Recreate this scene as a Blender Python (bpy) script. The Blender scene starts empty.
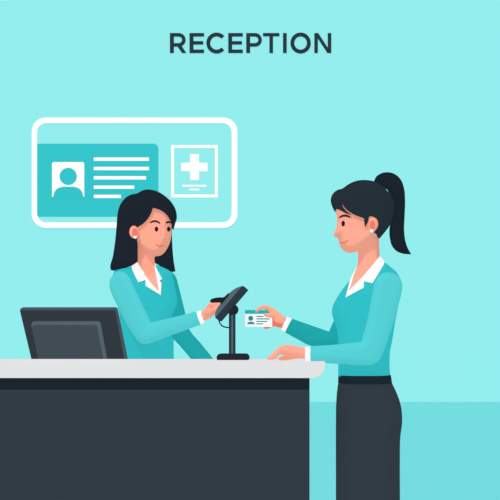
import bpy, bmesh, math
import numpy as np
from mathutils import Vector
from mathutils.geometry import delaunay_2d_cdt

# ------------------------------------------------------------------ scene scale and view
F = 1562.5                    # focal length in pixels
CD, CZ = 5.0, 1.2             # camera stands 5 m before the counter front, eye at 1.2 m
VX, VY = 317.0, 330.0         # principal point of the (shifted) lens
CX = (VX-250.0)/312.5
def P(px, py, Y=0.0):
    s = (CD+Y)/F
    return Vector((CX+(px-VX)*s, Y, CZ-(py-VY)*s))
C = bpy.context.scene.collection
sc = bpy.context.scene
sc.view_settings.view_transform = 'Standard'
sc.view_settings.look = 'None'

# ------------------------------------------------------------------ materials
def lin(c):
    c = c/255.0
    return c/12.92 if c <= 0.04045 else ((c+0.055)/1.055)**2.4
def mat(name, rgb, k=0.84, grain=0.0):
    m = bpy.data.materials.new(name); m.use_nodes = True
    nt = m.node_tree; nt.nodes.clear()
    col = tuple(lin(v) for v in rgb)+(1,)
    out = nt.nodes.new('ShaderNodeOutputMaterial')
    mix = nt.nodes.new('ShaderNodeMixShader'); mix.inputs[0].default_value = k  # share of self-glow added to each surface to keep its tone flat
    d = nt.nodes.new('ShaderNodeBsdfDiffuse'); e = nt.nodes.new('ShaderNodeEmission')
    d.inputs[0].default_value = col; e.inputs[0].default_value = col
    if grain:
        tc = nt.nodes.new('ShaderNodeTexCoord'); nz = nt.nodes.new('ShaderNodeTexNoise')
        nz.inputs['Scale'].default_value = 0.6
        mr = nt.nodes.new('ShaderNodeMapRange')
        mr.inputs['To Min'].default_value = 1-grain; mr.inputs['To Max'].default_value = 1+grain
        hs = nt.nodes.new('ShaderNodeHueSaturation'); hs.inputs['Color'].default_value = col
        nt.links.new(tc.outputs['Object'], nz.inputs['Vector'])
        nt.links.new(nz.outputs[0], mr.inputs['Value'])
        nt.links.new(mr.outputs[0], hs.inputs['Value'])
        nt.links.new(hs.outputs[0], d.inputs[0]); nt.links.new(hs.outputs[0], e.inputs[0])
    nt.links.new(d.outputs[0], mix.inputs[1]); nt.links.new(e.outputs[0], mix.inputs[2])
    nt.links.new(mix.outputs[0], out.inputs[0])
    return m
M = dict(
    wall=mat('aqua_wall', (147,235,235), grain=0.006), floor=mat('aqua_floor', (114,216,219), grain=0.006),
    board=mat('board_aqua', (147,235,235)), teal=mat('sign_teal', (54,195,201)), white=mat('white_paint', (255,255,255)),
    ink=mat('lettering_slate', (42,56,65)),
    top=mat('light_grey_laminate', (225,225,226)), body=mat('charcoal_panel', (50,59,67)), band=mat('band_shade', (28,39,46)),
    mon=mat('monitor_shell', (48,57,64)), mon_e=mat('monitor_edge_highlight', (73,85,93)), hump=mat('monitor_hump', (64,76,85)), hump_e=mat('hump_edge_highlight', (84,98,107)),
    hairL=mat('hair_black', (29,37,46)), hairR=mat('hair_charcoal', (37,47,56)), pony=mat('ponytail_black', (27,35,45)),
    skin=mat('skin', (254,168,144), k=0.60), skin_d=mat('skin_shaded', (240,124,108)), lip=mat('lip', (222,98,84)), nose=mat('nose_tone', (244,140,120)),
    eye=mat('eye_dark', (32,26,30)), brow=mat('brow_dark', (48,32,34)),
    jack=mat('jacket_teal', (49,191,198)), slv=mat('sleeve_teal', (85,208,213)), far=mat('sleeve_shade_teal', (31,165,170)),
    shirt=mat('shirt_white', (255,255,255)), skirt=mat('skirt_charcoal', (50,59,67)), wband=mat('waistband', (28,39,46)),
    shoe=mat('shoe_black', (25,30,36)), term=mat('terminal_dark', (44,57,67)), term_g=mat('terminal_grey', (86,102,111)),
    term_k=mat('terminal_black', (33,42,50)), grip=mat('grip_black', (28,34,40)),
    card=mat('card_white', (255,255,255)), cteal=mat('card_teal', (49,184,188)), cink=mat('card_ink', (35,147,154)),
)
# ------------------------------------------------------------------ object helpers
def link(name, me, m, parent=None):
    o = bpy.data.objects.new(name, me); C.objects.link(o)
    if m is not None:
        me.materials.clear(); me.materials.append(m)
    if parent is not None:
        o.parent = parent
        o.matrix_parent_inverse = parent_world(parent).inverted()
    return o
def parent_world(p):
    from mathutils import Matrix
    w = Matrix.Translation(p.location)
    return w if p.parent is None else w
def thing(name, label, cat, loc):
    o = bpy.data.objects.new(name, None); C.objects.link(o)
    o.location = loc; o['label'] = label; o['category'] = cat
    o.empty_display_size = 0.1
    return o
def child(name, me, m, parent):
    # mesh data is written in world space; move it to the parent's frame
    root = parent
    off = Vector((0,0,0))
    while root is not None:
        off += root.location; root = root.parent
    me.transform(__import__('mathutils').Matrix.Translation(-off))
    o = bpy.data.objects.new(name, me); C.objects.link(o)
    me.materials.clear(); me.materials.append(m)
    o.parent = parent
    return o
def to_mesh(bm, name, smooth=True):
    bmesh.ops.recalc_face_normals(bm, faces=bm.faces)
    me = bpy.data.meshes.new(name); bm.to_mesh(me); bm.free()
    for p in me.polygons: p.use_smooth = smooth
    return me

# ------------------------------------------------------------------ 2-D outlines
def smooth_path(pts, step=1.2, closed=True):
    """Catmull-Rom through the points; (x, y, 1) is a sharp corner."""
    n = len(pts); out = []
    rng = range(n) if closed else range(n-1)
    for i in rng:
        p1, p2 = pts[i], pts[(i+1) % n]
        p0 = pts[i-1] if (closed or i > 0) else p1
        p3 = pts[(i+2) % n] if (closed or i+2 < n) else p2
        a1, a2 = np.array(p1[:2], float), np.array(p2[:2], float)
        a0 = np.array(p0[:2], float); a3 = np.array(p3[:2], float)
        L = np.linalg.norm(a2-a1)
        def tan(a, b, c):
            l1 = np.linalg.norm(b-a)+1e-9; l2 = np.linalg.norm(c-b)+1e-9
            return ((b-a)/l1*l2+(c-b)/l2*l1)/(l1+l2)
        c1, c2 = len(p1) > 2, len(p2) > 2
        t1 = (a2-a1)/max(L, 1e-9) if c1 else tan(a0, a1, a2)
        t2 = (a2-a1)/max(L, 1e-9) if c2 else tan(a1, a2, a3)
        k = 1 if (c1 and c2) else max(1, int(math.ceil(L/step)))
        if c1 and c2: k = max(1, int(L/4))
        for j in range(k):
            u = j/k
            h1 = 2*u**3-3*u**2+1; h2 = -2*u**3+3*u**2; h3 = u**3-2*u**2+u; h4 = u**3-u**2
            out.append(tuple(h1*a1+h2*a2+(h3*t1+h4*t2)*L))
    if not closed: out.append(tuple(pts[-1][:2]))
    return out
def dist_to(pts, poly):
    A = np.array(poly); B = np.roll(A, -1, axis=0); Q = np.array(pts)[:, None, :]
    AB = B-A; t = ((Q-A)*AB).sum(2)/np.maximum((AB*AB).sum(1), 1e-12); t = np.clip(t, 0, 1)
    D = Q-(A+t[..., None]*AB)
    return np.sqrt((D*D).sum(2)).min(1)
def inside(pts, poly):
    Q = np.array(pts); x, y = Q[:, 0][:, None], Q[:, 1][:, None]
    A = np.array(poly); B = np.roll(A, -1, axis=0)
    c = ((A[:, 1] > y) != (B[:, 1] > y)) & (x < (B[:, 0]-A[:, 0])*(y-A[:, 1])/(B[:, 1]-A[:, 1]+1e-12)+A[:, 0])
    return c.sum(1) % 2 == 1
class Field:
    """half thickness (m) over a silhouette, rounded towards its outline"""
    def __init__(s, outline, T, R, pre=False):
        s.o = outline if pre else smooth_path(outline); s.T = T; s.R = R
    def __call__(s, pts):
        d = dist_to(pts, s.o)*np.where(inside(pts, s.o), 1, 0)
        q = 1-np.minimum(d/s.R, 1)
        return s.T*np.sqrt(np.maximum(1-q*q, 0))
class MaxField:
    def __init__(s, *f, add=0.0): s.f = f; s.add = add
    def __call__(s, pts): return np.max([f(pts) for f in s.f], axis=0)+s.add
def tri2d(o, grid, rings=(0.4, 1.2, 2.6)):
    A = np.array(o); lo, hi = A.min(0), A.max(0); cand = []
    area = 0.5*np.sum(A[:, 0]*np.roll(A[:, 1], -1)-np.roll(A[:, 0], -1)*A[:, 1])
    sg = 1 if area > 0 else -1
    T = np.roll(A, -1, axis=0)-np.roll(A, 1, axis=0); L = np.linalg.norm(T, axis=1)[:, None]+1e-9
    Nn = np.stack([-T[:, 1], T[:, 0]], 1)/L*sg
    for r in rings:
        if r >= grid*1.5: continue
        q = A+Nn*r; ok = inside(q, o) & (dist_to(q, o) > r*0.93)
        cand += [tuple(v) for v in q[ok]]
    gx = np.arange(lo[0]-grid, hi[0]+grid, grid); gy = np.arange(lo[1]-grid, hi[1]+grid, grid*0.87)
    G = np.array([(x+(grid/2 if j % 2 else 0), y) for j, y in enumerate(gy) for x in gx])
    ok = inside(G, o); G = G[ok]
    if len(G):
        mn = min(max(r for r in rings if r < grid*1.5) if any(r < grid*1.5 for r in rings) else 0, 99)+grid*0.4
        G = G[dist_to(G, o) > mn]; cand += [tuple(v) for v in G]
    n = len(o)
    vs = [Vector(v) for v in o]+[Vector(v) for v in cand]
    r = delaunay_2d_cdt(vs, [(i, (i+1) % n) for i in range(n)], [list(range(n))], 1, 1e-5)
    return [(v.x, v.y) for v in r[0]], r[2]
def shell(o, front, back, Yc, grid=2.2, rings=(0.4, 1.2, 2.6)):
    """closed surface: front at Yc-front, back at Yc+back (fields or numbers); Yc number or f(pts)"""
    V, faces = tri2d(o, grid, rings); A = np.array(V)
    f = front(A) if callable(front) else np.full(len(A), float(front))
    b = back(A) if callable(back) else np.full(len(A), float(back))
    yc = Yc(A) if callable(Yc) else np.full(len(A), float(Yc))
    bm = bmesh.new(); fr = []; bk = []
    for i, (x, y) in enumerate(V):
        p = P(x, y, yc[i])
        fr.append(bm.verts.new((p.x, yc[i]-f[i], p.z)))
        bk.append(bm.verts.new((p.x, yc[i]+b[i], p.z)))
    cnt = {}
    for t in faces:
        bm.faces.new([fr[i] for i in t]); bm.faces.new([bk[i] for i in reversed(t)])
        for a, c in zip(t, list(t[1:])+[t[0]]):
            cnt[(a, c)] = 1
    for (a, c) in cnt:
        if (c, a) not in cnt: bm.faces.new([fr[a], bk[a], bk[c], fr[c]])
    bmesh.ops.remove_doubles(bm, verts=bm.verts, dist=2e-5)
    return bm
def inflate(outline, Yc, T, R, grid=2.2):
    fld = Field(outline, T, R)
    return shell(fld.o, fld, fld, Yc, grid), fld
def on_front(outline, field, Y0):
    """picture position of a point on the raised front -> its position on the centre plane"""
    out = []
    for p in outline:
        q = np.array(p[:2], float)
        for _ in range(3):
            h = float(field(np.array([q]))[0]); k = (CD+Y0-h)/(CD+Y0)
            q = np.array([VX+(p[0]-VX)*k, VY+(p[1]-VY)*k])
        out.append((float(q[0]), float(q[1]))+tuple(p[2:]))
    return out
def patch(outline, field, Y0, t=0.003, sink=0.006, grid=1.6, rings=(0.5, 1.5)):
    """thin raised piece lying on the front of a height field, slightly domed"""
    o = smooth_path(on_front(outline, field, Y0), step=0.7)
    edge = Field(o, t*0.6, 1.2, pre=True)
    fr = lambda A: field(A)+t*0.4+edge(A)
    bk = lambda A: -(field(A)-sink)
    return shell(o, fr, bk, Y0, grid, rings)
def far_patch(outline, field, Y0, t=0.003, sink=0.006, grid=1.6):
    o = smooth_path(on_front(outline, field, Y0), step=0.7)
    edge = Field(o, t*0.6, 1.2, pre=True)
    return shell(o, lambda A: -(field(A)-sink), lambda A: field(A)+t*0.4+edge(A), Y0, grid, (0.5, 1.5))
def prism(outline, Y, t, bevel=0.0, step=1.2):
    """flat slab whose front face is at Y and back at Y+t"""
    o = smooth_path(outline, step); bm = bmesh.new()
    a = [bm.verts.new(P(x, y, Y)) for x, y in o]
    b = [bm.verts.new(v.co+Vector((0, t, 0))) for v in a]
    n = len(o); bm.faces.new(a); bm.faces.new(list(reversed(b)))
    for i in range(n): bm.faces.new([a[i], b[i], b[(i+1) % n], a[(i+1) % n]])
    if bevel:
        bmesh.ops.recalc_face_normals(bm, faces=bm.faces)
        es = [e for e in bm.edges if e.calc_face_angle(0) > 0.6]
        bmesh.ops.bevel(bm, geom=es, offset=bevel, segments=2, affect='EDGES', clamp_overlap=True)
    return bm
def join(*bms):
    out = bmesh.new()
    for b in bms:
        me = bpy.data.meshes.new('t'); b.to_mesh(me); b.free(); out.from_mesh(me); bpy.data.meshes.remove(me)
    return out
def tube(pts, n=14, capped=True):
    """pts: list of (px, py, Y, r_in_plane, r_depth) in pixels / metres"""
    Q = [(P(a, b, Y), r1, r2) for a, b, Y, r1, r2 in pts]
    bm = bmesh.new(); rings = []
    # densify with Catmull-Rom
    D = []
    for i in range(len(Q)-1):
        p0, p1, p2, p3 = Q[max(i-1, 0)], Q[i], Q[i+1], Q[min(i+2, len(Q)-1)]
        for j in range(5):
            u = j/5
            cr = lambda a, b, c, d: 0.5*((2*b)+(c-a)*u+(2*a-5*b+4*c-d)*u*u+(3*b-a-3*c+d)*u**3)
            D.append((cr(p0[0], p1[0], p2[0], p3[0]), cr(p0[1], p1[1], p2[1], p3[1]), cr(p0[2], p1[2], p2[2], p3[2])))
    D.append(Q[-1])
    # rounded ends
    t0 = (D[1][0]-D[0][0]).normalized(); t1 = (D[-1][0]-D[-2][0]).normalized()
    r0, r1 = D[0], D[-1]
    pre = [(r0[0]-t0*r0[1]*math.sin(a), r0[1]*math.cos(a), r0[2]*math.cos(a)) for a in (1.5, 1.1, 0.6)]
    post = [(r1[0]+t1*r1[1]*math.sin(a), r1[1]*math.cos(a), r1[2]*math.cos(a)) for a in (0.6, 1.1, 1.5)]
    if capped: D = pre+D+post
    Yh = Vector((0, 1, 0))
    for i, (c, ra, rb) in enumerate(D):
        t = (D[min(i+1, len(D)-1)][0]-D[max(i-1, 0)][0])
        t2 = Vector((t.x, 0, t.z))
        if t2.length < 1e-6: t2 = Vector((1, 0, 0))
        t.normalize(); t2.normalize()
        nrm = Vector((-t2.z, 0, t2.x)); bi = t.cross(nrm).normalized()
        rings.append([bm.verts.new(c+nrm*(ra*math.cos(2*math.pi*k/n))+bi*(rb*math.sin(2*math.pi*k/n))) for k in range(n)])
    for a, b in zip(rings, rings[1:]):
        for k in range(n): bm.faces.new([a[k], a[(k+1) % n], b[(k+1) % n], b[k]])
    bm.faces.new(rings[0]); bm.faces.new(list(reversed(rings[-1])))
    return bm
def ellipse(cx, cy, rx, ry, n=20, a0=0):
    return [(cx+rx*math.cos(2*math.pi*k/n+a0), cy+ry*math.sin(2*math.pi*k/n+a0)) for k in range(n)]
def stroke(pts, w):
    """ribbon outline around an open path, pointed a little at the ends"""
    p = np.array(smooth_path(pts, 0.8, closed=False)); n = len(p)
    T = np.gradient(p, axis=0); T /= np.linalg.norm(T, axis=1)[:, None]+1e-9
    N = np.stack([-T[:, 1], T[:, 0]], 1)
    u = np.linspace(0, 1, n); ww = (w/2*(0.35+0.65*np.sin(np.pi*u)**0.6))[:, None]
    return [tuple(v)+(1,) for v in p+N*ww]+[tuple(v)+(1,) for v in (p-N*ww)[::-1]]
def voxel(bms, size=0.0032):
    bm = join(*bms); bmesh.ops.recalc_face_normals(bm, faces=bm.faces)
    me = bpy.data.meshes.new('raw'); bm.to_mesh(me); bm.free()
    o = bpy.data.objects.new('raw', me); C.objects.link(o)
    md = o.modifiers.new('r', 'REMESH'); md.mode = 'VOXEL'; md.voxel_size = size
    s = o.modifiers.new('s', 'SMOOTH'); s.iterations = 2; s.factor = 0.5
    dg = bpy.context.evaluated_depsgraph_get(); dg.update()
    out = bpy.data.meshes.new_from_object(o.evaluated_get(dg))
    bpy.data.objects.remove(o); bpy.data.meshes.remove(me)
    for p in out.polygons: p.use_smooth = True
    return out

# ------------------------------------------------------------------ setting
YW = CZ*F/(402-VY)-CD          # back wall distance
def quad(name, vs, m):
    me = bpy.data.meshes.new(name); me.from_pydata(vs, [], [(0, 1, 2, 3)]); me.materials.append(m)
    o = bpy.data.objects.new(name, me); C.objects.link(o); o['kind'] = 'structure'; return o
def slab(name, lo, hi, m):
    bm = bmesh.new(); bmesh.ops.create_cube(bm, size=1)
    for v in bm.verts: v.co = Vector([lo[i]+(v.co[i]+0.5)*(hi[i]-lo[i]) for i in range(3)])
    me = to_mesh(bm, name, False); me.materials.append(m)
    o = bpy.data.objects.new(name, me); C.objects.link(o); o['kind'] = 'structure'; return o
slab('wall_back', (-26, YW, 0), (26, YW+0.2, 12), M['wall'])
slab('floor', (-26, -8, -0.1), (26, YW+0.2, 0), M['floor'])

# ------------------------------------------------------------------ sign board on the wall
YB = YW
def rrect(x0, y0, x1, y1, r, n=6):
    if not isinstance(r, tuple): r = (r,)*4          # tl, tr, br, bl
    out = []
    for (cx, cy, a, rr) in ((x0+r[0], y0+r[0], math.pi, r[0]), (x1-r[1], y0+r[1], 1.5*math.pi, r[1]), (x1-r[2], y1-r[2], 0, r[2]), (x0+r[3], y1-r[3], 0.5*math.pi, r[3])):
        if rr < 0.01: out.append((cx, cy, 1)); continue
        for k in range(n+1):
            t = a+0.5*math.pi*k/n; out.append((cx+rr*math.cos(t), cy+rr*math.sin(t), 1))
    return out
def ring_prism(outer, inner, Y, t):
    bm = bmesh.new(); n = len(outer); assert n == len(inner)
    L = []
    for yy in (0, t):
        for o in (outer, inner): L.append([bm.verts.new(P(p[0], p[1], Y)+Vector((0, yy, 0))) for p in o])
    fo, fi, bo, bi = L
    for i in range(n):
        j = (i+1) % n
        bm.faces.new([fo[i], fo[j], fi[j], fi[i]]); bm.faces.new([bo[i], bi[i], bi[j], bo[j]])
        bm.faces.new([fo[i], bo[i], bo[j], fo[j]]); bm.faces.new([fi[i], fi[j], bi[j], bi[i]])
    return bm
FL = lambda bm, nm='m': to_mesh(bm, nm, False)
sign = thing('sign_board', 'large white-outlined rounded sign board on the wall showing an identity card and medical cross', 'sign', P(134.5, 172, YB))
child('backing_panel', FL(prism(rrect(34, 120, 234.5, 225, 11), YB-0.008, 0.008)), M['board'], sign)
child('frame', FL(ring_prism(rrect(31.6, 117.4, 237.4, 227.8, 14), rrect(37, 123, 231.6, 222.3, 9), YB-0.026, 0.026)), M['white'], sign)
cardp = child('card_panel', FL(prism(rrect(37, 143.6, 158.4, 216.8, (0.0, 5, 5, 0.0)), YB-0.014, 0.007)), M['teal'], sign)
port = child('portrait_tile', FL(prism(rrect(52, 162, 84.2, 196.8, (2, 2, 0, 0)), YB-0.018, 0.005)), M['white'], cardp)
child('portrait_head', FL(prism(ellipse(68.2, 176.4, 8.6, 8.6, 40), YB-0.022, 0.005)), M['teal'], cardp)
child('portrait_shoulders', FL(prism([(53.2, 197, 1), (54.3, 192.5), (57, 188.7), (61.5, 187), (68, 186.7), (74.8, 187), (79.5, 188.8), (82.3, 192.5), (83.3, 197, 1)], YB-0.022, 0.005)), M['teal'], cardp)
for y0, y1, xe in ((157.4, 160.8, 149), (166.8, 170.2, 149), (176.1, 179.5, 146), (185.5, 188.8, 134.2), (194.7, 198, 121)):
    child('text_line', FL(prism(rrect(93.8, y0, xe, y1, 0.2), YB-0.018, 0.005)), M['white'], cardp)
post = child('poster_border', FL(ring_prism(rrect(171, 145, 217.8, 197.4, 0), rrect(174, 148, 214.9, 194.4, 0), YB-0.014, 0.007)), M['white'], sign)
child('medical_cross', FL(prism([(190, 154, 1), (199, 154, 1), (199, 162.6, 1), (207.6, 162.6, 1), (207.6, 171.2, 1), (199, 171.2, 1), (199, 180, 1), (190, 180, 1), (190, 171.2, 1), (181.2, 171.2, 1), (181.2, 162.6, 1), (190, 162.6, 1)], YB-0.014, 0.007)), M['white'], sign)
child('caption_line', FL(prism(rrect(182.4, 184.8, 206.4, 186.6, 0), YB-0.014, 0.007)), M['white'], sign)
child('caption_line', FL(prism(rrect(189.2, 188.6, 199.2, 190.4, 0), YB-0.014, 0.007)), M['white'], sign)

# ------------------------------------------------------------------ RECEPTION lettering
word = thing('wall_lettering', 'dark slate capital letters RECEPTION mounted high on the aqua wall', 'lettering', P(250.5, 43, YB))
TP, BT, W = 33.0, 53.0, 3.9
def bar(x0, y0, x1, y1): return prism([(x0, y0, 1), (x1, y0, 1), (x1, y1, 1), (x0, y1, 1)], YB-0.016, 0.016)
def poly(*p): return prism([q+(1,) for q in p], YB-0.016, 0.016)
def arc(cx, cy, rx, ry, a0, a1, w, n=32, full=False):
    bm = bmesh.new(); R = []
    for k in range(n+1):
        t = math.radians(a0+(a1-a0)*k/n); c, s = math.cos(t), math.sin(t)
        o = P(cx+rx*c, cy+ry*s, YB-0.016); i = P(cx+(rx-w)*c, cy+(ry-w)*s, YB-0.016)
        R.append([bm.verts.new(v) for v in (o, i, i+Vector((0, 0.016, 0)), o+Vector((0, 0.016, 0)))])
    for a, b in zip(R, R[1:]):
        for q in range(4): bm.faces.new([a[q], a[(q+1) % 4], b[(q+1) % 4], b[q]])
    bm.faces.new(R[0]); bm.faces.new(R[-1][::-1]); return bm
def let_bowl(x, xr, yb):      # bowl of R and P
    ry = (yb-TP)/2; cx = xr-ry
    return [bar(x, TP, x+W, BT), bar(x+W, TP, cx+0.1, TP+3.5), bar(x+W, yb-3.5, cx+0.1, yb), arc(cx, TP+ry, ry, ry, -90, 90, 3.6, 16)]
def let_E(x, xr): return [bar(x, TP, x+W, BT), bar(x+W, TP, xr, TP+3.5), bar(x+W, 41.1, xr-0.8, 44.5), bar(x+W, BT-3.5, xr, BT)]
letters = [
    let_bowl(169.9, 185.6, 46.6)+[poly((177.3, 46.4), (181.4, 45.4), (186.3, 53), (182, 53))],
    let_E(189.5, 204.0),
    [arc(216.6, 43, 10.3, 10.5, 42, 318, 3.9, 40)],
    let_E(228.2, 242.8),
    let_bowl(246.2, 261.9, 46.6),
    [bar(263, TP, 279.4, TP+3.3), bar(269.4, TP+3.3, 273, BT)],
    [bar(283, TP, 286.7, BT)],
    [arc(300.6, 43, 10.2, 10.5, 0, 360, 3.9, 56)],
    [bar(314.3, TP, 317.9, BT), bar(327.7, TP, 331.3, BT), poly((314.3, TP), (318.2, TP), (331.3, BT), (327.4, BT))],
]
for parts in letters: child('letter', FL(join(*parts)), M['ink'], word)

# ------------------------------------------------------------------ reception counter
CY = 0.45
ZT = CZ-29*(CD+CY)/F                      # worktop surface height
def pz(z, Y): return VY+(CZ-z)*F/(CD+Y)
yt = pz(ZT, 0.0)
counter = thing('reception_counter', 'long charcoal reception counter with pale grey rounded-end top', 'counter', (P(150, 0, 0.2).x, 0.22, 0))
XL = -190
child('countertop', FL(prism([(XL, yt, 1), (325, yt, 1), (325, 364.5, 1), (324.3, 369), (321.6, 374), (317.5, 377), (312.5, 378, 1), (XL, 378, 1)], 0.0, CY)), M['top'], counter)
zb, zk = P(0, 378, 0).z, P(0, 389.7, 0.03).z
def boxm(lo, hi, bev=0.0):
    bm = bmesh.new(); bmesh.ops.create_cube(bm, size=1)
    for v in bm.verts: v.co = Vector([lo[i]+(v.co[i]+0.5)*(hi[i]-lo[i]) for i in range(3)])
    if bev: bmesh.ops.bevel(bm, geom=list(bm.edges), offset=bev, segments=3, affect='EDGES')
    return to_mesh(bm, 'box', False)
xl, xr = P(XL+4, 0, 0.03).x, P(309.0, 0, 0.03).x
child('shadow_band', boxm((xl, 0.034, zk), (xr, 0.40, zb)), M['band'], counter)  # stands for the shadow under the countertop, put in as a dark strip
child('front_panel', boxm((xl, 0.03, 0.0), (xr, 0.40, zk)), M['body'], counter)
xd = P(232, 0, 0.5).x
child('work_surface', boxm((xl, 0.40, 0.87), (xd, 0.70, 0.90)), M['top'], counter)
child('side_panel', boxm((xl, 0.40, 0.0), (xl+0.03, 0.68, 0.87)), M['body'], counter)

# ------------------------------------------------------------------ monitor (seen from behind)
YM = 0.56
mon = thing('computer_monitor', 'dark computer monitor seen from behind at the left end of the counter', 'monitor', P(80, pz(0.90, YM+0.03), YM+0.03))
def ext(p, q, y):  # continue the edge p-q to height y
    return (q[0]+(q[0]-p[0])*(y-q[1])/(q[1]-p[1]), y, 1)
yb_ = 397
A0, A1 = (19.9, 310.8), (31.3, 358.6); B0, B1 = (116.6, 308.9), (126.5, 358.6)
child('casing', FL(prism([A0+(1,), (20.6, 308.6), (23.5, 307.2, 1), (114.6, 307.2, 1), (116.0, 307.7), B0+(1,), ext(B0, B1, yb_), ext(A0, A1, yb_)], YM, 0.035)), M['mon_e'], mon)  # lighter rim colour paints in the casing's edge highlight
C0, C1 = (115.2, 311.6), (123.7, 358.6)
child('rear_shell', FL(prism([A0+(1,), (21.2, 310.3), (23.3, 310.2, 1), (113.4, 310.2, 1), (114.7, 310.6), C0+(1,), ext(C0, C1, yb_), ext(A0, A1, yb_)], YM-0.008, 0.008)), M['mon'], mon)
D0, D1 = (31.3, 325.0), (38.2, 358.6); E0, E1 = (100.0, 323.6), (106.3, 358.6); G0, G1 = (96.8, 327), (102.9, 358.6)
hp = child('rear_housing', FL(prism([D0+(1,), (32.2, 322.4), (34.7, 321.2, 1), (97.2, 321.2, 1), (99.2, 321.9), E0+(1,), ext(E0, E1, 388), ext(D0, D1, 388)], YM-0.03, 0.022)), M['hump_e'], mon)  # pale housing rim is an edge highlight put into the colour
child('housing_cover', FL(prism([(31.9, 328, 1), (33, 325.7), (35.4, 325, 1), (94.8, 325, 1), (96.2, 325.5), G0+(1,), ext(G0, G1, 388), ext(D0, D1, 388)], YM-0.036, 0.006)), M['hump'], mon)
xm = P(84, 0, YM).x
child('stand', boxm((xm-0.12, YM-0.10, 0.90), (xm+0.12, YM+0.07, 0.915), 0.004), M['mon'], mon)
child('stand_neck', boxm((xm-0.03, YM-0.02, 0.91), (xm+0.03, YM+0.012, 1.01), 0.004), M['mon'], mon)
child('screen', FL(prism([(26, 313, 1), (112, 313, 1), (128, 394, 1), (45, 394, 1)], YM+0.0355, 0.002)), M['hump_e'], mon)

# ------------------------------------------------------------------ terminal on the counter
YT = 0.26
zt_ = pz(ZT, YT)
term = thing('card_terminal', 'dark tilted touchscreen terminal on a slim pole standing on the counter', 'terminal', P(232.3, zt_, YT))
child('base', FL(join(prism([(216.6, zt_, 1), (216.8, 356.2), (218.2, 354.2), (221, 353.8, 1), (243.5, 353.8, 1), (246.4, 354.2), (248, 356.2), (248.3, zt_, 1)], YT-0.05, 0.10, 0.002))), M['term_k'], term)
c = P(232.2, 340, YT)
def cyl(px, y0, y1, Y, r, n=24):
    a, b = P(px, y0, Y), P(px, y1, Y); bm = bmesh.new()
    R0 = [bm.verts.new(a+Vector((r*math.cos(2*math.pi*k/n), r*math.sin(2*math.pi*k/n), 0))) for k in range(n)]
    R1 = [bm.verts.new(b+Vector((r*math.cos(2*math.pi*k/n), r*math.sin(2*math.pi*k/n), 0))) for k in range(n)]
    for k in range(n): bm.faces.new([R0[k], R0[(k+1) % n], R1[(k+1) % n], R1[k]])
    bm.faces.new(R0); bm.faces.new(R1); return bm
pole = child('pole', to_mesh(cyl(232.2, 310, 354.2, YT, 0.0112), 'pole'), M['term'], term)
child('pole_stripe', FL(prism([(231.3, 315, 1), (233.1, 315, 1), (233.1, 353.8, 1), (231.3, 353.8, 1)], YT-0.0125, 0.004)), M['term_g'], pole)
child('pivot_joint', FL(prism(ellipse(232.6, 309.6, 5.4, 5.4, 40), YT-0.018, 0.036, 0.003)), M['term_k'], term)
ax = Vector((26.9, -31.8)).normalized()
child('bezel', FL(prism([(242.6, 285.6, 1), (247.0, 289.3, 1), (219.6, 321.3, 1), (215.2, 317.7, 1)], YT-0.055, 0.11, 0.0008)), M['term'], term)
bs = child('rear_shell', FL(prism([(242.4, 286, 1), (238, 287.2), (233, 290), (227.5, 295), (221.5, 302.3), (216.6, 309.6), (214.9, 314.3), (215.3, 318, 1)], YT-0.05, 0.10, 0.004)), M['term_g'], term)
child('cable', to_mesh(tube([(218.6, 319.5, YT, .0022, .0022), (219.8, 323, YT, .0022, .0022), (222.5, 326, YT, .0022, .0022), (226, 327.3, YT, .0022, .0022), (231, 327.6, YT, .0022, .0022)], 10), 'cable'), M['term_k'], term)
child('hand_strap', to_mesh(shell(smooth_path([(210.6, 301.8), (211.2, 299.9), (215, 298.2), (220, 297.5), (224.6, 297.2), (226.6, 295.3), (229.2, 293.2, 1), (230, 294, 1), (225.5, 300), (221.6, 304.5, 1), (220.6, 303.2), (221.4, 302.8), (216.5, 302.6)], 0.8), 0.03, 0.02, YT-0.028, 1.4, (0.5,)), 'strap', False), M['grip'], term)

# ------------------------------------------------------------------ identity card in the hand
YK = 0.34
idc = thing('identity_card', 'small white identity card with a teal header, held by the ponytailed visitor', 'card', P(258.5, 318.5, YK))
cb = child('card_face', FL(prism(rrect(245.0, 310.2, 272.2, 326.8, 0.5, 3), YK, 0.002)), M['card'], idc)
child('header_strip', FL(prism(rrect(245.0, 310.0, 272.2, 313.9, (0.5, 0.5, 0, 0), 3), YK-0.0012, 0.0014)), M['cteal'], idc)
ic = child('portrait_icon', FL(join(prism(ellipse(250.7, 318.3, 2.45, 2.5, 24), YK-0.001, 0.0011), prism([(247.1, 324.2, 1), (247.6, 322.7), (249.2, 321.9), (250.9, 321.7), (252.6, 321.9), (254.2, 322.7), (254.6, 324.2, 1)], YK-0.001, 0.0011))), M['cink'], idc)
for y, xe in ((316.5, 263.5), (318.9, 269.7), (321.5, 267.1), (323.9, 263.3)):
    child('text_line', FL(prism(rrect(256.4, y-0.55, xe, y+0.55, 0.3, 3), YK-0.001, 0.0011)), M['cink'], idc)

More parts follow.
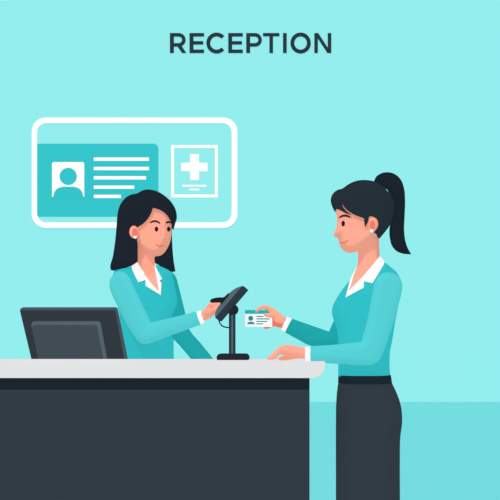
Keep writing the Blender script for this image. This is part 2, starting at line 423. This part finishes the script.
# ------------------------------------------------------------------ legs and shoes for a standing figure
def legs(xc, Y0, top, spread=0.062):
    s = (CD+Y0)/F; g = pz(0.0, Y0); out = []
    for q in (-1, 1):
        Y = Y0+q*spread
        out.append(tube([(xc, top, Y, .068, .060), (xc-1, top+70, Y, .062, .056), (xc-2, top+125, Y, .050, .050), (xc+1, top+170, Y, .052, .050), (xc+1, g-32, Y, .032, .032), (xc, g-13, Y, .030, .028), (xc-4, g-9, Y, .024, .030), (xc-22, g-6, Y, .014, .034)], 16))
    return out
def shoes(parent, xc, Y0, flip=1, spread=0.062):
    g = pz(0.0, Y0)
    for q in (-1, 1):
        Y = Y0+q*spread
        bm, f = inflate([(xc+flip*11, g-14), (xc+flip*12, g-6), (xc+flip*11, g-0.5, 1), (xc-flip*30, g-0.5, 1), (xc-flip*33, g-4), (xc-flip*28, g-9), (xc-flip*14, g-13), (xc-flip*4, g-15), (xc+flip*3, g-16)], Y, 0.043, 7, 3)
        child('shoe', to_mesh(bm, 'shoe'), M['shoe'], parent)

# ================================================================== WOMAN WITH PONYTAIL (right)
Y0 = 0.25
vis = thing('person', 'woman with high dark ponytail and charcoal skirt holding out a card at the counter', 'person', (P(368, 0, Y0).x, Y0, 0))
face_o = [(362, 184), (350, 187), (341, 193), (337.5, 201), (336.2, 208), (336.3, 214), (337.0, 219), (337.1, 223), (336.2, 227.5), (334.6, 232), (333.6, 235.2), (334.6, 236.8), (337.4, 237.4), (338.2, 239), (338.8, 241.2), (339.3, 243.3), (340.6, 247), (343.6, 250.6), (348, 252.7), (353, 252.7), (358, 250.8), (364, 247), (372, 241), (380, 235), (387, 224), (390, 210), (386, 196), (376, 187)]
neck_o = [(357.8, 236, 1), (357.8, 262), (357.3, 267, 1), (352, 281.5), (347.6, 293, 1), (366, 287), (381, 262, 1), (379.4, 250), (379.3, 232, 1)]
torso_o = [(351, 279, 1), (345, 286), (341, 291.5), (336.2, 299), (332.8, 306), (332, 313), (334, 321), (337, 330.5), (338.2, 342), (338.2, 358), (338.2, 377, 1), (390.6, 377, 1), (389.5, 366), (389.9, 353), (392.3, 340), (395.2, 322), (398.5, 305), (401.3, 289), (400.5, 279.5), (396, 271.6), (390, 266.5), (384.6, 262.3, 1), (375, 268), (362, 279)]
fH = Field(face_o, 0.074, 6.5); fN = Field(neck_o, 0.036, 9); fT = Field([p if p[1] < 370 else (p[0]+(0.6 if p[0] > 360 else 0), p[1]+25, 1) for p in torso_o], 0.118, 17)
chest = smooth_path([(357.4, 266, 1), (353, 277), (348.9, 290.4, 1), (361.5, 278.2, 1), (378.6, 259, 1), (368, 262)], 1.0)
fTN = MaxField(fT, fN)
inner_t = [(352, 296), (341, 303), (337, 312), (342, 330), (343, 350), (343, 380), (341, 420), (345, 440), (392, 440), (396, 420), (387, 380), (385, 350), (390, 325), (395, 295), (392, 281), (384, 274), (374, 280), (364, 290)]
near_c = lambda A: np.interp(A[:, 0], [300, 330, 362, 380, 400], [Y0-.15, Y0-.15, Y0-.145, Y0-.125, Y0-.10])
far_c = lambda A: np.interp(A[:, 0], [280, 300, 340, 360], [Y0+.10, Y0+.115, Y0+.10, Y0+.06])
YN = Y0-0.15
pieces = [shell(fH.o, fH, fH, Y0, 1.8), shell(fN.o, fN, fN, Y0, 2), inflate(inner_t, Y0, 0.10, 17, 3)[0],
    shell(on_front(chest, fTN, Y0), MaxField(fTN, add=0.003), -0.02, Y0, 1.6),
    # near arm
    tube([(388, 285, Y0-.09, .026, .026), (384, 305, Y0-.12, .024, .024), (375, 336, Y0-.135, .020, .021), (368, 350, Y0-.143, .0185, .020), (352, 353.5, Y0-.147, .018, .020), (330, 354, YN, .017, .020), (306, 354, YN, .0158, .020)], 16),
    # far arm
    tube([(376, 288, Y0+.05, .026, .026), (356, 312, Y0+.065, .022, .022), (338, 334, Y0+.10, .018, .018), (325, 338, Y0+.107, .018, .018), (300, 329.4, Y0+.112, .0165, .017), (286, 324.6, Y0+.10, .0165, .017)], 16)]
# near hand, flat on the counter, seen from its side
def dy(y): return y+0.1+1.5*min(max((y-351)/5.0, 0), 1)
pieces += [tube([(308, 353.6, YN, .0178, .022), (300, 352.6, YN, .0188, .028), (292, 351.2, YN, .0196, .034), (286, 350.2, YN, .0185, .037), (282, 350.2, YN, .0150, .036)], 18)]
for dyy, dx, ddrop in ((-.0285, 2.5, 0.2), (-.0095, 0.3, 0.0), (.0095, 0, 0), (.0275, 3.5, 0.2)):
    pieces.append(tube([(286, dy(349.5+ddrop), YN+dyy*.95, .0125, .0088), (281, dy(349.6+ddrop), YN+dyy, .0118, .0087), (276, dy(352.8), YN+dyy*1.08, .0095, .0080), (271.5+dx, dy(355.4), YN+dyy*1.12, .0075, .0075), (268.4+dx, dy(356.8), YN+dyy*1.12, .0056, .0064)], 12))
pieces.append(tube([(299, dy(354), YN+.022, .011, .012), (293, dy(355), YN+.040, .0100, .010), (286, dy(356.2), YN+.056, .0085, .0085), (280, dy(356.9), YN+.062, .0068, .0075)], 12))   # thumb leaves the palm side
# far hand pinching the card: index and middle fingers in front, thumb, ring and little finger behind
K = YK
hand_o = [(286.4, 318.0, 1), (281, 313.6), (276.5, 310.2), (272.2, 308), (268.5, 307), (268, 310), (270, 314), (271.5, 318), (272.6, 321), (273.6, 325), (278, 327), (281.6, 328.4, 1)]
pieces.append(inflate(hand_o, K+.006, 0.016, 5.5, 1.4)[0])
pieces.append(tube([(273, 311.2, K+.006, .0105, .011), (268, 308.1, K+.001, .0085, .009), (263.6, 307.0, K-.008, .0070, .0075), (259.4, 308.3, K-.011, .0062, .0065), (256.6, 311.0, K-.010, .0050, .0055)], 12))
pieces.append(tube([(277, 315.6, K+.004, .0115, .011), (272, 315.4, K-.008, .0085, .009), (268, 315.3, K-.010, .0070, .0075), (265, 315.0, K-.010, .0058, .0060)], 12))
pieces.append(tube([(274, 313, K+.012, .009, .009), (268, 311, K+.014, .0075, .0075), (262, 312.4, K+.013, .0066, .0066), (259, 315, K+.012, .0055, .006)], 12))
pieces.append(tube([(277, 320, K+.016, .009, .009), (270, 319, K+.016, .0075, .0075), (264, 321, K+.013, .006, .006)], 12))
pieces += legs(369, Y0, 432)
body = child('body', voxel(pieces), M['skin'], vis)
# shade on the hand's underside and little finger is put into their skin colour
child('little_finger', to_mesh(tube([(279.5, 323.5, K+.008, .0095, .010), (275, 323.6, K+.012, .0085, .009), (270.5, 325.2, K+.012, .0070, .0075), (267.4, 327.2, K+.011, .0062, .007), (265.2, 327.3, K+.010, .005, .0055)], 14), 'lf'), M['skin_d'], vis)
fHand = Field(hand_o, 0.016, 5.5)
child('palm_shade', to_mesh(patch([(272.2, 317.4, 1), (274.5, 320.5), (278, 322.6), (283.0, 323.0, 1), (281.8, 328.0, 1), (277, 327), (272.6, 325.4, 1)], fHand, K+.006, .003, .010, 1.2), 'pc'), M['skin_d'], vis)
# head details
hair_o = [(378.8, 239.2, 1), (385, 232), (390, 225), (393, 217), (394.2, 207), (392.2, 197), (387.5, 190), (381, 184.8), (374, 181.6), (365, 180.2), (355, 181.4), (348, 184.6), (342, 188.8), (337, 190.3), (333, 193.6), (330.7, 199.5), (332, 206), (335.5, 212.8, 1), (336, 208.2, 1), (340, 210.3), (346, 213.2), (351.4, 214.9, 1), (346.2, 210.8), (343.4, 207.4), (341.8, 203.4, 1), (345.5, 208.4), (353, 213.8), (364, 218.2, 1), (365, 227.2, 1), (368, 221.8), (369.4, 216.5), (377, 219), (378, 226), (374, 232.4, 1)]
head_union = [(337, 223), (335.5, 213), (332, 206), (330.7, 199.5), (333, 193.6), (337, 190.3), (342, 188.8), (348, 184.6), (355, 181.4), (365, 180.2), (374, 181.6), (381, 184.8), (387.5, 190), (392.2, 197), (394.2, 207), (393, 217), (390, 225), (385, 232), (378.8, 239.2), (372, 243), (364, 248), (353, 253), (343, 251), (338, 243)]
fHU = Field(head_union, 0.083, 13)
ho = smooth_path(on_front(hair_o, fHU, Y0), 1.0)
child('hair', to_mesh(shell(ho, MaxField(fHU, fH, add=.0025), MaxField(fHU, fH, add=.0025), Y0, 1.9), 'hair'), M['hairR'], vis)
pony_o = [(374, 182), (376, 177), (381, 173.4), (388, 172.2), (395, 174.2), (400.8, 179.6), (404, 188), (405.1, 201), (404.6, 217), (404.2, 231), (405.4, 241), (408, 248.6), (411.4, 254.4, 1), (403, 253.7), (396.4, 251), (392, 246), (390, 239), (389.4, 229), (391.5, 219), (393.4, 207), (391, 198), (384, 191)]
child('ponytail', to_mesh(inflate(pony_o, Y0, 0.042, 8, 2)[0], 'pony'), M['pony'], vis)
child('hair_tie', to_mesh(tube([(386.3, 189.4, Y0-.043, .0012, .003), (387.3, 190.7, Y0-.043, .0015, .003), (388.2, 192.2, Y0-.042, .001, .003)], 10), 'tie'), M['wall'], vis)
fE = Field(ellipse(372.9, 224.6, 4.7, 7.1, 30), 0.004, 2.5)
def ear(parent, cx, cy, rx, ry, base, Y0, ix=0.3, both=True, tilt=0):
    h0 = float(base(np.array([[cx, cy]]))[0])
    for sgn in ((-1, 1) if both else (-1,)):
        Yc = Y0+sgn*(h0+0.002)
        e = child('ear', to_mesh(inflate(ellipse(cx, cy, rx, ry, 26), Yc, 0.009, 3, 1.2)[0], 'ear'), M['skin'], parent)
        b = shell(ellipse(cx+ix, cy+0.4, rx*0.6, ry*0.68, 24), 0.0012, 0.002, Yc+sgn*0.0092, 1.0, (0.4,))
        child('ear_hollow_shade', to_mesh(b, 'eh'), M['skin_d'], e)  # shade of the hollow is painted with the darker skin
def stud(parent, cx, cy, Y, r):
    bm = bmesh.new(); bmesh.ops.create_uvsphere(bm, u_segments=16, v_segments=10, radius=r)
    c = P(cx, cy, Y)
    for v in bm.verts: v.co += c
    child('earring', to_mesh(bm, 'stud'), M['shirt'], parent)
ear(vis, 372.9, 224.4, 4.5, 6.9, MaxField(fHU, fH), Y0, -0.4)
stud(vis, 371.6, 230.8, Y0-.092, .0058)
eye_o = ellipse(343.2, 223.5, 1.75, 2.85, 24); brow_o = stroke([(339.0, 217.8), (342.4, 215.9), (346, 215.7), (350.4, 217.4)], 2.1)
for fn in (patch, far_patch):
    child('eye', to_mesh(fn(eye_o, fH, Y0, .0028, .004, .9), 'eye'), M['eye'], vis)
    child('eyebrow', to_mesh(fn(brow_o, fH, Y0, .0032, .004, .9), 'brow'), M['brow'], vis)
    child('mouth', to_mesh(fn(stroke([(340.2, 242.3), (343.2, 242.7), (346, 241.7), (348.4, 240.0)], 0.85), fH, Y0, .003, .004, .9), 'mouth'), M['lip'], vis)
# clothing
child('jacket', to_mesh(shell(smooth_path(torso_o), fT, fT, Y0, 2.4), 'jacket'), M['jack'], vis)
sh = child('shirt_collar', to_mesh(patch([(380.3, 255.8, 1), (384.8, 262.2, 1), (372.4, 283.2, 1), (363.7, 281, 1), (363.7, 287.7, 1), (345.4, 297.5, 1), (350.3, 279, 1), (357.3, 265.5, 1), (353.5, 276), (349, 290.6, 1), (363, 276.3, 1)], MaxField(fTN, add=.007), Y0, .006, .016, 1.5), 'collar'), M['shirt'], vis)
slv_o = [(387, 272.4), (381.5, 274), (377, 278), (374.4, 283.5), (372.8, 291), (370, 306), (366.4, 324), (361.2, 341.8, 1), (335, 344.6), (310.4, 346.2, 1), (310.4, 362.4, 1), (338, 363.8), (364, 365.2), (373, 364.5), (379, 360.4), (383, 352.5), (388, 339), (394.4, 320), (398, 307), (400.6, 297), (402.3, 286.5), (401, 280), (396.6, 275), (392, 273)]
fsv = Field([p if p[0] > 311 else (290, p[1]+(-0.4 if p[1] < 350 else 0), 1) for p in slv_o], 0.044, 8)
child('sleeve', to_mesh(shell(smooth_path(slv_o), fsv, fsv, near_c, 2.2), 'sleeve'), M['slv'], vis)
fcf = Field([(290, 347.2, 1), (325, 346.0, 1), (325, 362.6, 1), (290, 361.4, 1)], 0.034, 6)
child('shirt_cuff', to_mesh(shell(smooth_path([(305.3, 346.9, 1), (311.5, 346.6, 1), (311.5, 362.1, 1), (305.1, 361.8, 1)]), fcf, fcf, near_c, 1.2), 'cuff'), M['shirt'], vis)
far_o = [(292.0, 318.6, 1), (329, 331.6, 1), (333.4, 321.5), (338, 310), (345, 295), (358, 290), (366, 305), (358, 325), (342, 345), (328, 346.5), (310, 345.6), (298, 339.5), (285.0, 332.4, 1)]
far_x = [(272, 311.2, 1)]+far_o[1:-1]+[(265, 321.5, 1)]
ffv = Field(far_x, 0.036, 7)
child('far_sleeve', to_mesh(shell(smooth_path(far_o), ffv, ffv, far_c, 2.2), 'fsleeve'), M['far'], vis)  # shade on the far arm is painted in as a darker teal
ffc = Field([(272, 311.4, 1), (302, 322.2, 1), (297, 338, 1), (265, 322.0, 1)], 0.031, 6)
child('shirt_cuff', to_mesh(shell(smooth_path([(287.4, 317.0, 1), (293, 319.1, 1), (286, 332.8, 1), (281.2, 330.0, 1)]), ffc, ffc, far_c, 1.2), 'cuff'), M['shirt'], vis)
skirt_o = [(338.2, 382.4, 1), (336.8, 394), (336.1, 405), (335.9, 425), (335.9, 470), (336.2, 520), (338, 560), (341, 597, 1), (394, 597, 1), (398, 560), (399.8, 510), (399.8, 460), (400.3, 436), (402, 422), (401.8, 412), (400.2, 403), (397.2, 394.3), (391.7, 382.4, 1)]
fS = Field(skirt_o, 0.15, 18)
_full = [(338.3, 360, 1)]+[p for p in skirt_o]+[(390, 360, 1)]
fSf = Field(_full, 0.148, 18)
child('skirt', to_mesh(shell(smooth_path(skirt_o), fSf, fSf, Y0, 3.5), 'skirt'), M['skirt'], vis)
child('waistband', to_mesh(shell(smooth_path([(338.3, 374.9, 1), (338.1, 382.8, 1), (391.8, 382.8, 1), (390.2, 374.9, 1)]), MaxField(fSf, fT, add=.003), MaxField(fSf, fT, add=.003), Y0, 2), 'wb'), M['wband'], vis)
shoes(vis, 369, Y0)

# ================================================================== WOMAN BEHIND THE COUNTER (left)
Y1 = 0.85
rec = thing('person', 'woman with long loose dark hair and teal jacket standing behind the counter', 'person', (P(146, 0, Y1).x, Y1, 0))
faceL = [(152, 200), (142, 204), (136, 213), (134.5, 224), (136, 238), (138.5, 245), (143, 250.5), (149, 254.5), (156, 256.2), (160, 255.7), (163.8, 253), (167.2, 248), (169.6, 242.5), (170.9, 237), (171.2, 232.5), (171.0, 228.5), (171.9, 224), (172, 216), (167, 207), (160, 201)]
neckL = [(136, 232, 1), (136, 250), (135.8, 261.5, 1), (142, 276), (159, 294, 1), (157.4, 280), (155.0, 267, 1), (154.5, 258), (154.5, 240, 1)]
torsoL = [(131, 264.8, 1), (122, 267.4), (115, 271.5), (112.5, 279), (114, 292), (118, 306), (120.5, 320), (123.5, 340), (126.4, 358.4), (129, 380), (130, 400, 1), (173.6, 400, 1), (173.6, 358), (173.6, 338), (175.8, 318), (178.4, 309.5), (178.8, 302), (176.5, 291), (173.6, 279), (171.6, 272.8), (163.5, 267.6), (155.6, 264.8, 1), (150, 275), (140, 270)]
fh = Field(faceL, 0.074, 6.5); fn = Field(neckL, 0.036, 8); ft = Field(torsoL, 0.105, 16)
ftn = MaxField(ft, fn)
chestL = smooth_path([(136, 260.8, 1), (145, 276), (158.9, 292.2, 1), (156.8, 279), (155.0, 265.8, 1), (146, 262)], 1.0)
near_l = lambda A: np.interp(A[:, 0], [108, 120, 140, 160, 205], [Y1-.09, Y1-.11, Y1-.17, Y1-.21, Y1-.42])
far_l = lambda A: np.interp(A[:, 1], [270, 300, 360, 400], [Y1+.02, Y1+.0, Y1-.10, Y1-.16])
innL = [(146, 272), (130, 274), (120, 284), (122, 300), (127, 330), (131, 370), (128, 420), (130, 440), (176, 440), (178, 420), (169, 370), (168, 335), (172, 305), (168, 282), (160, 274)]
nose_b = tube([(163.2, 230, Y1-.068, .003, .004), (164.2, 234, Y1-.072, .004, .006), (164.2, 238, Y1-.072, .0055, .009)], 12)
YH = Y1-.42
pl = [shell(fh.o, fh, fh, Y1, 1.8), shell(fn.o, fn, fn, Y1, 2), inflate(innL, Y1, 0.088, 16, 3)[0],
      shell(on_front(chestL, ftn, Y1), MaxField(ftn, add=.003), -0.02, Y1, 1.6), nose_b,
      tube([(121, 285, Y1-.10, .026, .026), (127, 300, Y1-.13, .024, .024), (139, 324, Y1-.167, .020, .021), (147, 332, Y1-.185, .019, .020), (158, 331, Y1-.20, .018, .019), (180, 324.4, Y1-.30, .0165, .018), (201, 317.6, Y1-.40, .0155, .017)], 16),
      tube([(168, 286, Y1+.01, .022, .022), (174, 305, Y1-.006, .018, .02), (182, 332, Y1-.052, .017, .019), (203, 361, Y1-.10, .017, .018), (221, 386, Y1-.138, .016, .018)], 16)]
# reaching hand: palm, fingers curled round the strap behind the screen, thumb below
palm = [(201.0, 312.2, 1), (204.5, 308.6), (207.4, 305.0), (209.6, 302.4), (213, 301.0), (217.5, 301.2), (219.6, 303), (218.6, 307), (216.2, 311.5), (214.4, 314.6), (211.5, 317.6), (207.6, 319.6), (203.6, 320.6, 1)]
YP = 0.36
palm_c = lambda A: np.interp(A[:, 0], [200, 210, 220], [YH+.01, YP+.005, YP-.03])
pl.append(inflate(palm, palm_c, 0.020, 6, 1.4)[0])
for i, (y0_, y1_, dY) in enumerate(((303.6, 303.4, -.034), (306.2, 306.6, -.014), (308.8, 309.8, .004), (311.4, 312.8, .020))):
    pl.append(tube([(211, y0_+1, YP+dY*.6, .0095, .0090), (215, y0_+.3, YP+dY-.006, .0085, .0082), (218.4, y1_+.6, YP+dY-.016, .0072, .0072), (220.2-.8*i, y1_+1.6, YP+dY-.026, .0055, .006)], 12))
pl.append(tube([(206, 313, YP-.006, .011, .012), (211, 311.6, YP-.032, .0095, .010), (215, 309.5, YP-.046, .008, .0085), (217.4, 307.4, YP-.05, .0066, .007)], 12))
# lower hand resting on the inner work surface
zs = pz(0.912, 0.66)
pl.append(tube([(219, 386, Y1-.165, .018, .020), (223, 393, Y1-.18, .014, .028), (226, zs-8, Y1-.195, .012, .034), (229, zs-5, Y1-.205, .011, .033)], 14))
for k, (dxx, ln) in enumerate(((-.027, 8), (-.009, 10.5), (.009, 10), (.026, 7.5))):
    pl.append(tube([(228, zs-5, Y1-.2+dxx, .009, .0085), (228+ln*.5, zs-2.6, Y1-.2+dxx, .008, .008), (228+ln, zs-0.4, Y1-.2+dxx, .006, .0065)], 10))
pl.append(tube([(223, 392, Y1-.22, .010, .010), (226, zs-5, Y1-.245, .009, .009), (231, zs-1, Y1-.252, .007, .0075)], 10))
pl += legs(152, Y1, 432)
child('body', voxel(pl), M['skin'], rec)
# hair
hairL = [(110.6, 270.0, 1), (113.0, 257), (115.2, 244), (117, 226), (118, 214), (120.4, 205.6), (125, 199), (131.5, 194.8), (138, 193.4), (143, 190.6), (148.6, 189.6), (156.6, 191.2), (165, 196), (172, 203), (176, 211), (176.6, 218), (175, 223.4), (171.9, 228.6, 1), (171.5, 224.6), (169.8, 219.6), (166, 214.2), (160, 210), (152.7, 207.6, 1), (151.3, 212), (147.4, 218.8), (142, 224.2), (136.6, 227.4, 1), (136, 240), (136, 261, 1), (126, 267.6), (118, 271.6, 1)]
unionL = [(111, 268.8), (113.4, 256), (115.2, 244), (117, 226), (118, 214), (120.4, 205.6), (125, 199), (131.5, 194.8), (138, 193.4), (143, 190.6), (148.6, 189.6), (156.6, 191.2), (165, 196), (172, 203), (176, 211), (176.6, 218), (175, 223.4), (173, 232), (172, 242), (172, 262), (150, 275), (126, 272)]
fhu = Field(unionL, 0.084, 12)
child('hair', to_mesh(shell(smooth_path(on_front(hairL, fhu, Y1), 1.0), MaxField(fhu, fh, add=.0025), MaxField(fhu, fh, add=.0025), Y1, 1.9), 'hair'), M['hairL'], rec)
backL = [(140, 205), (158, 200), (170, 210), (171.8, 232), (172.4, 246), (173.6, 260), (175.4, 271.4, 1), (172, 272.0), (162, 267.6), (154, 262.6), (146, 262), (130, 266), (120, 268), (120, 240), (124, 215)]
child('back_hair', to_mesh(inflate(backL, Y1+.055, 0.040, 8, 2.2)[0], 'bh'), M['hairL'], rec)
fear = MaxField(fh, fhu)
ear(rec, 133.9, 232.0, 4.6, 6.3, MaxField(fhu, fh), Y1, 0.9, both=False)
stud(rec, 135.2, 237.0, Y1-.092, .0062)
for ex, rx in ((156.5, 1.75), (168.5, 1.5)):
    child('eye', to_mesh(patch(ellipse(ex, 229.1, rx, 2.5, 24), fh, Y1, .0028, .004, .9), 'eye'), M['eye'], rec)
child('eyebrow', to_mesh(patch(stroke([(150.0, 222.9), (152.8, 221.4), (156.4, 221.3), (160.2, 223.4)], 1.9), fh, Y1, .003, .004, .9), 'brow'), M['brow'], rec)
child('eyebrow', to_mesh(patch(stroke([(165.9, 223.2), (168.2, 222.0), (171.0, 222.6)], 2.0), fh, Y1, .003, .004, .9), 'brow'), M['brow'], rec)
child('mouth', to_mesh(patch(stroke([(155.6, 244.3), (158, 245.8), (161, 246.2), (164.1, 245.2)], 0.95), fh, Y1, .003, .004, .9), 'mouth'), M['lip'], rec)
# clothing
child('jacket', to_mesh(shell(ft.o, ft, ft, Y1, 2.4), 'jacket'), M['jack'], rec)
child('shirt_collar', to_mesh(patch([(136, 260.4, 1), (131.2, 265.2, 1), (138.4, 282.2, 1), (145.6, 279.7, 1), (145.6, 285.8, 1), (160.6, 295, 1), (161.4, 283.3, 1), (159.5, 280.4, 1), (162, 278.6, 1), (155.2, 264.4, 1), (156.9, 279), (158.9, 291.8, 1), (147, 277.6)], MaxField(ftn, add=.007), Y1, .006, .016, 1.5), 'collar'), M['shirt'], rec)
sl = [(119, 271.4), (125, 272.6), (129, 276.6), (132.6, 284), (136, 291), (143.4, 306.6), (151, 322.4, 1), (175, 316.8), (196.6, 311.4, 1), (200.8, 324.6, 1), (186, 330), (172, 335), (158, 340.4), (151.6, 342.8), (145.6, 344.1), (139.6, 342.2), (134.8, 336.8), (126.4, 323.6), (118, 306.8), (112, 294.8), (109.5, 286.4), (110, 280), (113, 275)]
fsl_ = Field([(216, 305.9, 1) if p == (196.6, 311.4, 1) else ((220, 317.5, 1) if p == (200.8, 324.6, 1) else p) for p in sl], 0.042, 7.5)
child('sleeve', to_mesh(shell(smooth_path(sl), fsl_, fsl_, near_l, 2.2), 'sleeve'), M['slv'], rec)
fcl = Field([(186, 314.2, 1), (216, 305.6, 1), (220, 317.6, 1), (190, 328, 1)], 0.030, 6)
child('shirt_cuff', to_mesh(shell(smooth_path([(196.0, 311.6, 1), (200.3, 310.4, 1), (204.4, 322.9, 1), (200, 324.8, 1)]), fcl, fcl, near_l, 1.2), 'cuff'), M['shirt'], rec)
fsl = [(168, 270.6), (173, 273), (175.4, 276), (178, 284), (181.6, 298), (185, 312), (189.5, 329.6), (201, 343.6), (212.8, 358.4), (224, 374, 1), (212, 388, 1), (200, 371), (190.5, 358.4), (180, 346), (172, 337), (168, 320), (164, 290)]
child('far_sleeve', to_mesh(inflate(fsl, far_l, 0.034, 8, 2.2)[0], 'fs'), M['far'], rec)  # darker teal again carries this arm's shade in its colour
child('shirt_cuff', to_mesh(inflate([(223, 372, 1), (227, 377, 1), (214, 391, 1), (211, 386, 1)], lambda A: far_l(A), 0.03, 6, 1.5)[0], 'cuff'), M['shirt'], rec)
skL = [(129, 396, 1), (126, 420), (125, 460), (126, 520), (130, 575, 1), (175, 575, 1), (180, 520), (180, 450), (178, 420), (174.5, 396, 1)]
child('skirt', to_mesh(inflate(skL, Y1, 0.125, 22, 4)[0], 'skirt'), M['skirt'], rec)
shoes(rec, 152, Y1)

# ------------------------------------------------------------------ light and camera
w = bpy.data.worlds.new('world'); sc.world = w; w.use_nodes = True
w.node_tree.nodes['Background'].inputs[0].default_value = (1.38, 1, 1, 1)
w.node_tree.nodes['Background'].inputs[1].default_value = 0.60
ld = bpy.data.lights.new('sun', 'SUN'); ld.energy = 2.6; ld.angle = 0.06
lo = bpy.data.objects.new('sun', ld); C.objects.link(lo); lo.location = (-3, -5, 6)
lo.rotation_euler = Vector((0.22, 0.62, -0.76)).to_track_quat('-Z', 'Y').to_euler()
cd = bpy.data.cameras.new('camera'); cam = bpy.data.objects.new('camera', cd); C.objects.link(cam)
cam.location = (CX, -CD, CZ); cam.rotation_euler = (math.pi/2, 0, 0)
cd.sensor_width = 36; cd.lens = 36*F/500
cd.shift_x = -(VX-250)/500; cd.shift_y = (VY-250)/500
cd.clip_end = 200
sc.camera = cam
